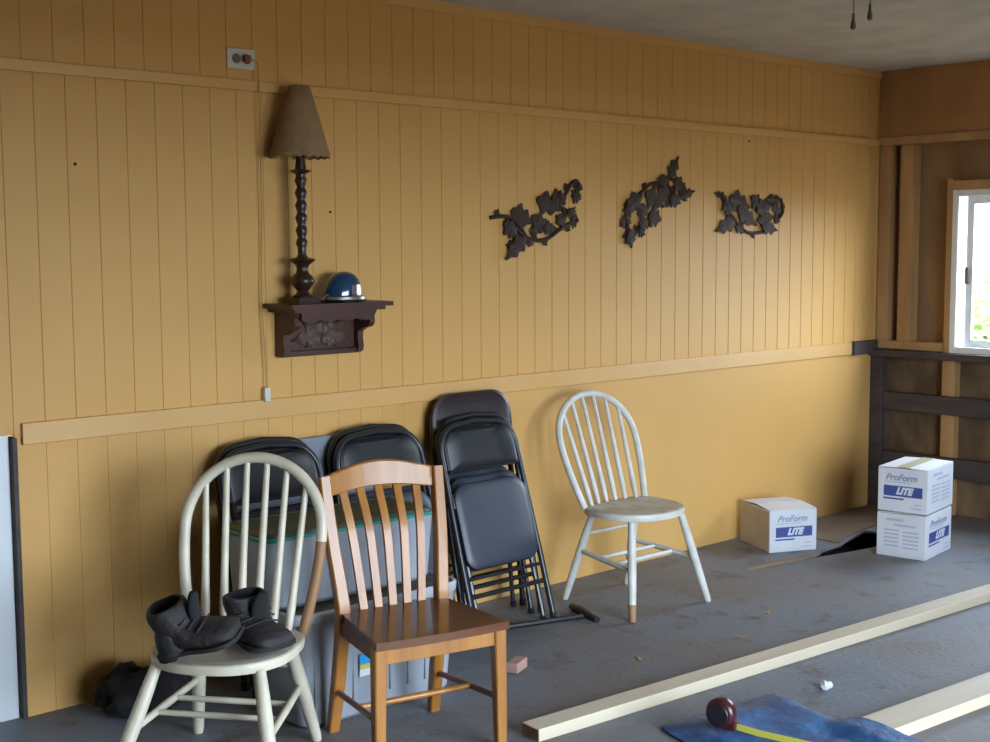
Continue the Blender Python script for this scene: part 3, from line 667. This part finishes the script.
# ---------------------------------------------------------------- wall shelf, lamp, blue dome
t = thing('wall_shelf', 'carved red-brown wooden shelf bracket fixed to the tan wall', 'shelf', (-3.825, 0, 1.10))
m = MB(); m.prism([(-.222, -.185), (.222, -.185), (.228, -.178), (.228, 0), (-.228, 0), (-.228, -.178)], lambda a, b, z: (a, b, z), .172, .188, .003); m.build('shelf_top', M['shelfwood'], t)
m = MB(); m.prism([(-.20, -.165), (.20, -.165), (.205, -.005), (-.205, -.005)], lambda a, b, z: (a, b, z), .158, .172, .003); m.build('moulding', M['shelfwood'], t)
B((-.165, -.030, .0), (.165, -.004, .158), .003).build('back_panel', M['shelfwood'], t)
B((-.178, -.045, -.006), (.178, -.004, .014), .004).build('base_moulding', M['shelfwood'], t)
for s in (-1, 1):
    side = [(-.004, 0), (-.055, 0), (-.060, .02), (-.055, .05), (-.058, .075), (-.085, .088), (-.115, .094), (-.130, .110), (-.128, .135), (-.145, .158), (-.004, .158)]
    m = MB(); m.prism(side, lambda a, b, h: (s*.165+h, a, b), -.012, .012, .002); m.build('bracket', M['shelfwood'], t, 40)
sc_ = [(-.160, .158)]+[(x*.001, .158-.028-.009*abs(math.sin((x+160)/320*PI*4))) for x in range(-160, 161, 10)]+[(.160, .158)]
m = MB(); m.prism(sc_, lambda a, b, h: (a, h, b), -.150, -.138, .001); m.build('scalloped_apron', M['shelfwood'], t, 40)
def leaf_mesh(m, p, q, w, mk, th=.007, serr=3):
    """pointed leaf from p to q in plane coords, raised along the midrib; mk(a, b, h) -> point"""
    p, q = Vector(p), Vector(q); d_ = q-p; n_ = Vector((-d_.y, d_.x)).normalized(); K = 14; top = []; bot = []
    Lf, Rt = [], []
    for k in range(K+1):
        f = k/K; hw = w/2*(math.sin(PI*min(1, f**.75))*.95+.05*(1-f))*(1+.30*math.cos(PI*2*serr*f+.4)); hw = max(hw, .0012)
        c = p+d_*f; Lf.append(c+n_*hw); Rt.append(c-n_*hw)
    for side in (Lf, Rt):
        for k in range(K):
            a, b = p+d_*(k/K), p+d_*((k+1)/K); A, B2 = side[k], side[k+1]
            v = [mk(a.x, a.y, th), mk(b.x, b.y, th), mk(B2.x, B2.y, th*.45), mk(A.x, A.y, th*.45), mk(a.x, a.y, 0), mk(b.x, b.y, 0), mk(B2.x, B2.y, 0), mk(A.x, A.y, 0)]
            m._add(v, [(0, 1, 2, 3), (7, 6, 5, 4), (2, 6, 7, 3)]+([(0, 3, 7, 4)] if k == 0 else [])+([(1, 5, 6, 2)] if k == K-1 else []))
m = MB(); mk = lambda a, b, h: (a, -.030-h, b)
for a, b, w_ in (((0, .07), (-.13, .05), .05), ((0, .07), (.13, .05), .05), ((0, .07), (-.08, .115), .045), ((0, .07), (.08, .115), .045), ((0, .07), (0, .125), .05), ((0, .07), (-.07, .022), .04), ((0, .07), (.07, .022), .04)): leaf_mesh(m, a, b, w_, mk, .012)
m.build('carving', mat('greyed_carving', L(.085, .05, .04), .5), t, 40)

t = thing('table_lamp', 'tall dark turned wood lamp with a tan cone shade standing on the wall shelf', 'lamp', (-3.944, -.098, 1.2885))
m = MB(); m.prism([(-.045, -.045), (.045, -.045), (.045, .045), (-.045, .045)], lambda a, b, z: (a, b, z), 0, .020, .004); m.build('base', M['lampwood'], t)
pr = [(0, .018), (.036, .018), (.038, .026), (.026, .034), (.022, .044), (.030, .054), (.044, .072), (.046, .084), (.036, .098), (.024, .110), (.022, .124), (.026, .136), (.044, .149), (.050, .154), (.044, .158), (.022, .163), (.016, .176), (.018, .20)]
z = .20
while z < .42: pr += [(.019, z), (.024, z+.014), (.019, z+.026), (.015, z+.034)]; z += .044
pr += [(.018, .43), (.020, .456), (.038, .464), (.041, .469), (.022, .473), (.018, .50), (.016, .53), (0, .53)]
pr = [(r_*.93, z_) for r_, z_ in pr]
m = MB(); m.lathe(pr, n=20); m.build('stem', M['lampwood'], t, 50)
m = MB(); n = 40
def sr(r, z, ph=0): return [(math.cos(2*PI*k/n)*(r+(.0016 if k % 2 else 0)), math.sin(2*PI*k/n)*(r+(.0016 if k % 2 else 0)), z) for k in range(n)]
m.rings([sr(.102, .528), sr(.104, .524), sr(.070, .65), sr(.036, .762), sr(.034, .763), sr(.068, .65), sr(.100, .53)], False, False); shd = m.build('lamp_shade', M['shade'], t, 60)
m = MB(); m.rings([sr(.1035, .535), sr(.106, .53), [(x, y, .510+.006*(k % 2)) for k, (x, y, z) in enumerate(sr(.104, .52))], sr(.101, .53)], False, False); m.build('fringe', M['shade'], shd, 60)
m = MB(); m.lathe([(0, .52), (.012, .52), (.014, .57), (.022, .60), (.026, .63), (.018, .655), (0, .66)], n=16); m.build('bulb', M['plate'], t)
for k in range(3): a = k*2*PI/3; T([(0, 0, .735), (.05*math.cos(a), .05*math.sin(a), .745)], .0015, 6).build('shade_ring_arm', M['lampwood'], t)

t = thing('helmet', 'glossy dark blue dome with a silver rim lying on the wall shelf', 'helmet', (-3.765, -.100, 1.2885), .0)
m = MB(); prof = [(.066, .018), (.067, .035), (.064, .060), (.055, .082), (.042, .098), (.022, .108), (0, .111)]
m.lathe(prof, n=32, sx=1.0, sy=.92); 
for v in m.bm.verts:
    if v.co.x < 0: v.co.x *= 1+.28*(1-max(0, v.co.z-.02)/.1)
m.build('dome', M['blueenamel'], t, 60)
m = MB(); m.lathe([(.060, .004), (.080, .004), (.085, .010), (.083, .020), (.072, .024), (.060, .022), (.060, .004)], n=36, sy=.92)
for v in m.bm.verts:
    if v.co.x < 0: v.co.x *= 1.22
m.build('rim', M['silver'], t, 40)
m = MB(); m.lathe([(0, 0), (.070, 0), (.076, .003), (.076, .006), (0, .006)], n=30, sy=.9); m.build('base', M['blackcase'], t, 40)
m = MB(); rr = []
for k in range(9):
    a = math.radians(-66+8*(k-4)); rr.append([(math.cos(a)*r_, math.sin(a)*r_*.92, z_) for r_, z_ in ((.0675, .024), (.0685, .04), (.0660, .062), (.0645, .062), (.066, .04), (.066, .024))])
m.rings(rr); m.build('emblem_plate', M['silver'], t, 40)
T(bez([(-.08, -.02, .012), (-.092, -.03, .026), (-.106, -.032, .026), (-.116, -.03, .010)], 5), .003, 6).build('strap', M['plugbrown'], t)

# outlet, cord
t = thing('wall_outlet', 'ivory double outlet plate high on the tan wall', 'outlet', (-4.118, 0, 2.138)); t.rotation_euler = (0, 0, 0)
B((-.056, -.007, -.035), (.056, .0, .035), .003).build('plate', M['plate'], t)
for x, mm in ((-.021, 'socket'), (.021, 'plugbrown')):
    m = MB(); m.lathe([(0, -.002), (.016, -.002), (.017, 0), (.016, .003), (0, .003)], n=20, mtx=Matrix.Translation((x, -.008, 0)) @ Matrix.Rotation(PI/2, 4, 'X')); m.build('socket', M[mm], t, 40)
t = thing('extension_cord', 'thin tan cord hanging from the outlet down past the wall shelf', 'cord', (-4.107, -.012, 2.138))
B((-.012, -.022, -.012), (.012, .0, .012), .004).build('plug', M['plugbrown'], t)
T(bez([(.010, -.014, .0), (.040, -.012, -.01), (.046, -.012, -.06), (.046, -.014, -.25), (.050, -.004, -.6), (.043, -.006, -.85), (.050, -.007, -1.0), (.054, -.007, -1.15)], 8), .0020, 8).build('cable', M['cord'], t, 60)
B((.042, -.016, -1.200), (.066, .006, -1.148), .005).build('connector', M['plate'], t)

# nails
for x, z, lab in ((-4.735, 1.755, 'dark nail head in the tan wall at the far left, above the chair rail'), (-3.75, 1.616, 'dark nail mark in the tan wall right of the lamp'), (-1.197, 2.00, 'dark nail head high in the tan wall above the right-hand vine ornament')):
    m = MB(); m.lathe([(0, -.004), (.004, -.004), (.005, 0), (.003, .004), (0, .004)], n=12, mtx=Matrix.Translation((0, 0, 0)) @ Matrix.Rotation(PI/2, 4, 'X')); o = m.build('nail', M['nail']); o.location = (x, -.003, z); tag(o, lab, 'nail')

# vine ornaments
def vine(label, leaves, stems):
    xs = [l[0] for l in leaves]; zs = [l[1] for l in leaves]; cx, cz = sum(xs)/len(xs), sum(zs)/len(zs)
    t = thing('vine_ornament', label, 'wall ornament', (cx, 0, cz), 0, 'metal vines on the tan wall')
    for i, (x0, z0, x1, z1, w_) in enumerate(leaves):
        m = MB(); ht = .006+.004*(i % 4)
        leaf_mesh(m, (x0-cx, z0-cz), (x1-cx, z1-cz), w_*1.6, lambda a, b, h: (a, -ht-h, b), .006); m.build('leaf', M['bronze'], t, 40)
    for s in stems:
        for k in range(1, len(s)):
            (xa, za), (xb, zb) = s[k-1], s[k]; mx, mz = (xa+xb)/2, (za+zb)/2; dx, dz = xb-xa, zb-za; Ls = math.hypot(dx, dz)
            sg = 1 if k % 2 else -1; tx, tz = mx+(dx*.35-dz*.55*sg)/Ls*.055, mz+(dz*.35+dx*.55*sg)/Ls*.055
            m = MB(); leaf_mesh(m, (mx-cx, mz-cz), (tx-cx, tz-cz), .034, lambda a, b, h: (a, -.004-h, b), .006); m.build('leaf', M['bronze'], t, 40)
    for i, s in enumerate(stems):
        P = bez([(a-cx, -.006-.004*(k % 2), b-cz) for k, (a, b) in enumerate(s)], 5); T(P, .0085, 8).build('stem', M['bronze'], t, 60)
V1 =( [(-2.836, 1.634, -2.71, 1.58, 0.056), (-2.718, 1.613, -2.614, 1.546, 0.048), (-2.882, 1.584, -2.801, 1.52, 0.042), (-2.758, 1.529, -2.879, 1.429, 0.043), (-2.797, 1.498, -2.867, 1.489, 0.028), (-2.69, 1.686, -2.54, 1.638, 0.054), (-2.605, 1.686, -2.515, 1.688, 0.049), (-2.527, 1.662, -2.564, 1.721, 0.026), (-2.439, 1.733, -2.46, 1.673, 0.038), (-2.473, 1.703, -2.418, 1.69, 0.035), (-2.573, 1.583, -2.515, 1.621, 0.032), (-2.498, 1.648, -2.473, 1.61, 0.038), (-2.481, 1.599, -2.429, 1.596, 0.041), (-2.727, 1.514, -2.739, 1.482, 0.028), (-2.654, 1.569, -2.581, 1.552, 0.034), (-2.718, 1.568, -2.703, 1.523, 0.028)] , [[(-2.954, 1.603), (-2.889, 1.61), (-2.836, 1.604), (-2.789, 1.568), (-2.742, 1.523), (-2.679, 1.51), (-2.614, 1.52), (-2.548, 1.558), (-2.473, 1.587), (-2.439, 1.596)], [(-2.867, 1.595), (-2.805, 1.556), (-2.758, 1.523)], [(-2.519, 1.696), (-2.481, 1.752), (-2.439, 1.767), (-2.433, 1.727)], [(-2.531, 1.656), (-2.519, 1.616), (-2.531, 1.563)]] )
V2 =( [(-1.823, 1.794, -1.75, 1.903, 0.041), (-1.787, 1.795, -1.692, 1.728, 0.043), (-1.75, 1.714, -1.636, 1.744, 0.03), (-1.879, 1.815, -1.871, 1.75, 0.043), (-1.899, 1.759, -1.76, 1.68, 0.069), (-1.993, 1.728, -1.857, 1.662, 0.055), (-1.822, 1.712, -1.744, 1.682, 0.046), (-2.022, 1.718, -2.149, 1.636, 0.045), (-2.109, 1.668, -2.09, 1.611, 0.035), (-2.012, 1.679, -2.007, 1.599, 0.049), (-1.972, 1.625, -1.88, 1.603, 0.055), (-1.992, 1.605, -2.041, 1.553, 0.039), (-2.109, 1.607, -2.16, 1.572, 0.035), (-2.109, 1.566, -2.084, 1.473, 0.051), (-2.045, 1.553, -1.996, 1.534, 0.029), (-2.128, 1.534, -2.089, 1.521, 0.038)] , [[(-1.843, 1.774), (-1.75, 1.71), (-1.676, 1.728)], [(-1.874, 1.776), (-1.954, 1.767), (-2.003, 1.734), (-2.081, 1.694), (-2.119, 1.642), (-2.109, 1.56)], [(-2.079, 1.521), (-2.021, 1.573), (-1.942, 1.612)], [(-1.813, 1.798), (-1.719, 1.764), (-1.697, 1.728)]] )
V3 =( [(-1.386, 1.718, -1.481, 1.74, 0.022), (-1.365, 1.719, -1.19, 1.668, 0.06), (-1.305, 1.675, -1.142, 1.58, 0.052), (-1.411, 1.705, -1.355, 1.621, 0.044), (-1.304, 1.613, -1.471, 1.552, 0.047), (-1.318, 1.577, -1.228, 1.548, 0.027), (-1.189, 1.727, -1.079, 1.652, 0.045), (-1.155, 1.66, -1.018, 1.689, 0.053), (-1.057, 1.716, -0.914, 1.72, 0.028), (-0.998, 1.703, -0.937, 1.63, 0.035), (-1.139, 1.605, -0.985, 1.63, 0.039), (-1.108, 1.583, -0.971, 1.558, 0.041), (-0.984, 1.621, -0.933, 1.605, 0.028)] , [[(-1.423, 1.733), (-1.385, 1.67), (-1.319, 1.613)], [(-1.319, 1.608), (-1.221, 1.551), (-1.115, 1.547), (-1.007, 1.563)], [(-0.928, 1.721), (-0.916, 1.654), (-0.96, 1.607)], [(-1.087, 1.661), (-1.039, 1.629)]] )
vine('dark bronze leafy vine, leftmost of the three on the tan wall', *V1)
vine('dark bronze leafy vine rising steeply, middle of the three on the tan wall', *V2)
vine('small squarish dark bronze leafy vine, rightmost of the three nearest the window', *V3)

# ceiling fan whose pull chains hang into view
t = thing('ceiling_fan', 'two wood-tipped pull chains of the ceiling fan hanging from the ceiling', 'ceiling fan', (-4.27, -2.54, 0))
m = MB(); m.lathe([(0, 2.44), (.07, 2.44), (.065, 2.40), (.02, 2.38), (.014, 2.36), (.014, 2.30), (.05, 2.29), (.10, 2.26), (.11, 2.20), (.08, 2.16), (.05, 2.13), (.05, 2.10), (0, 2.09)], n=28); m.build('motor', M['vinyl'], t, 40)
for k in range(4):
    m = MB(); a = k*PI/2+.35; mt = Matrix.Rotation(a, 4, 'Z'); m.prism([(.09, -.03), (.2, -.06), (.52, -.068), (.55, -.04), (.55, .04), (.52, .068), (.2, .06), (.09, .03)], lambda p, q, z: mt @ Vector((p, q, z+q*.12)), 2.215, 2.223, .002); m.build('blade', M['vinyl'], t)
for (x, y), z in (((-.016, .010), 1.928), ((.008, -.012), 1.946)):
    c = T([(x, y, 2.10), (x, y, z+.02)], .0015, 6).build('pull_chain', M['socket'], t)
    m = MB(); m.lathe([(0, z+.022), (.0025, z+.016), (.003, z+.006), (.0055, z-.006), (.005, z-.012), (0, z-.015)], c=(x, y, 0), n=14); m.build('pull_knob', M['nail'], c)
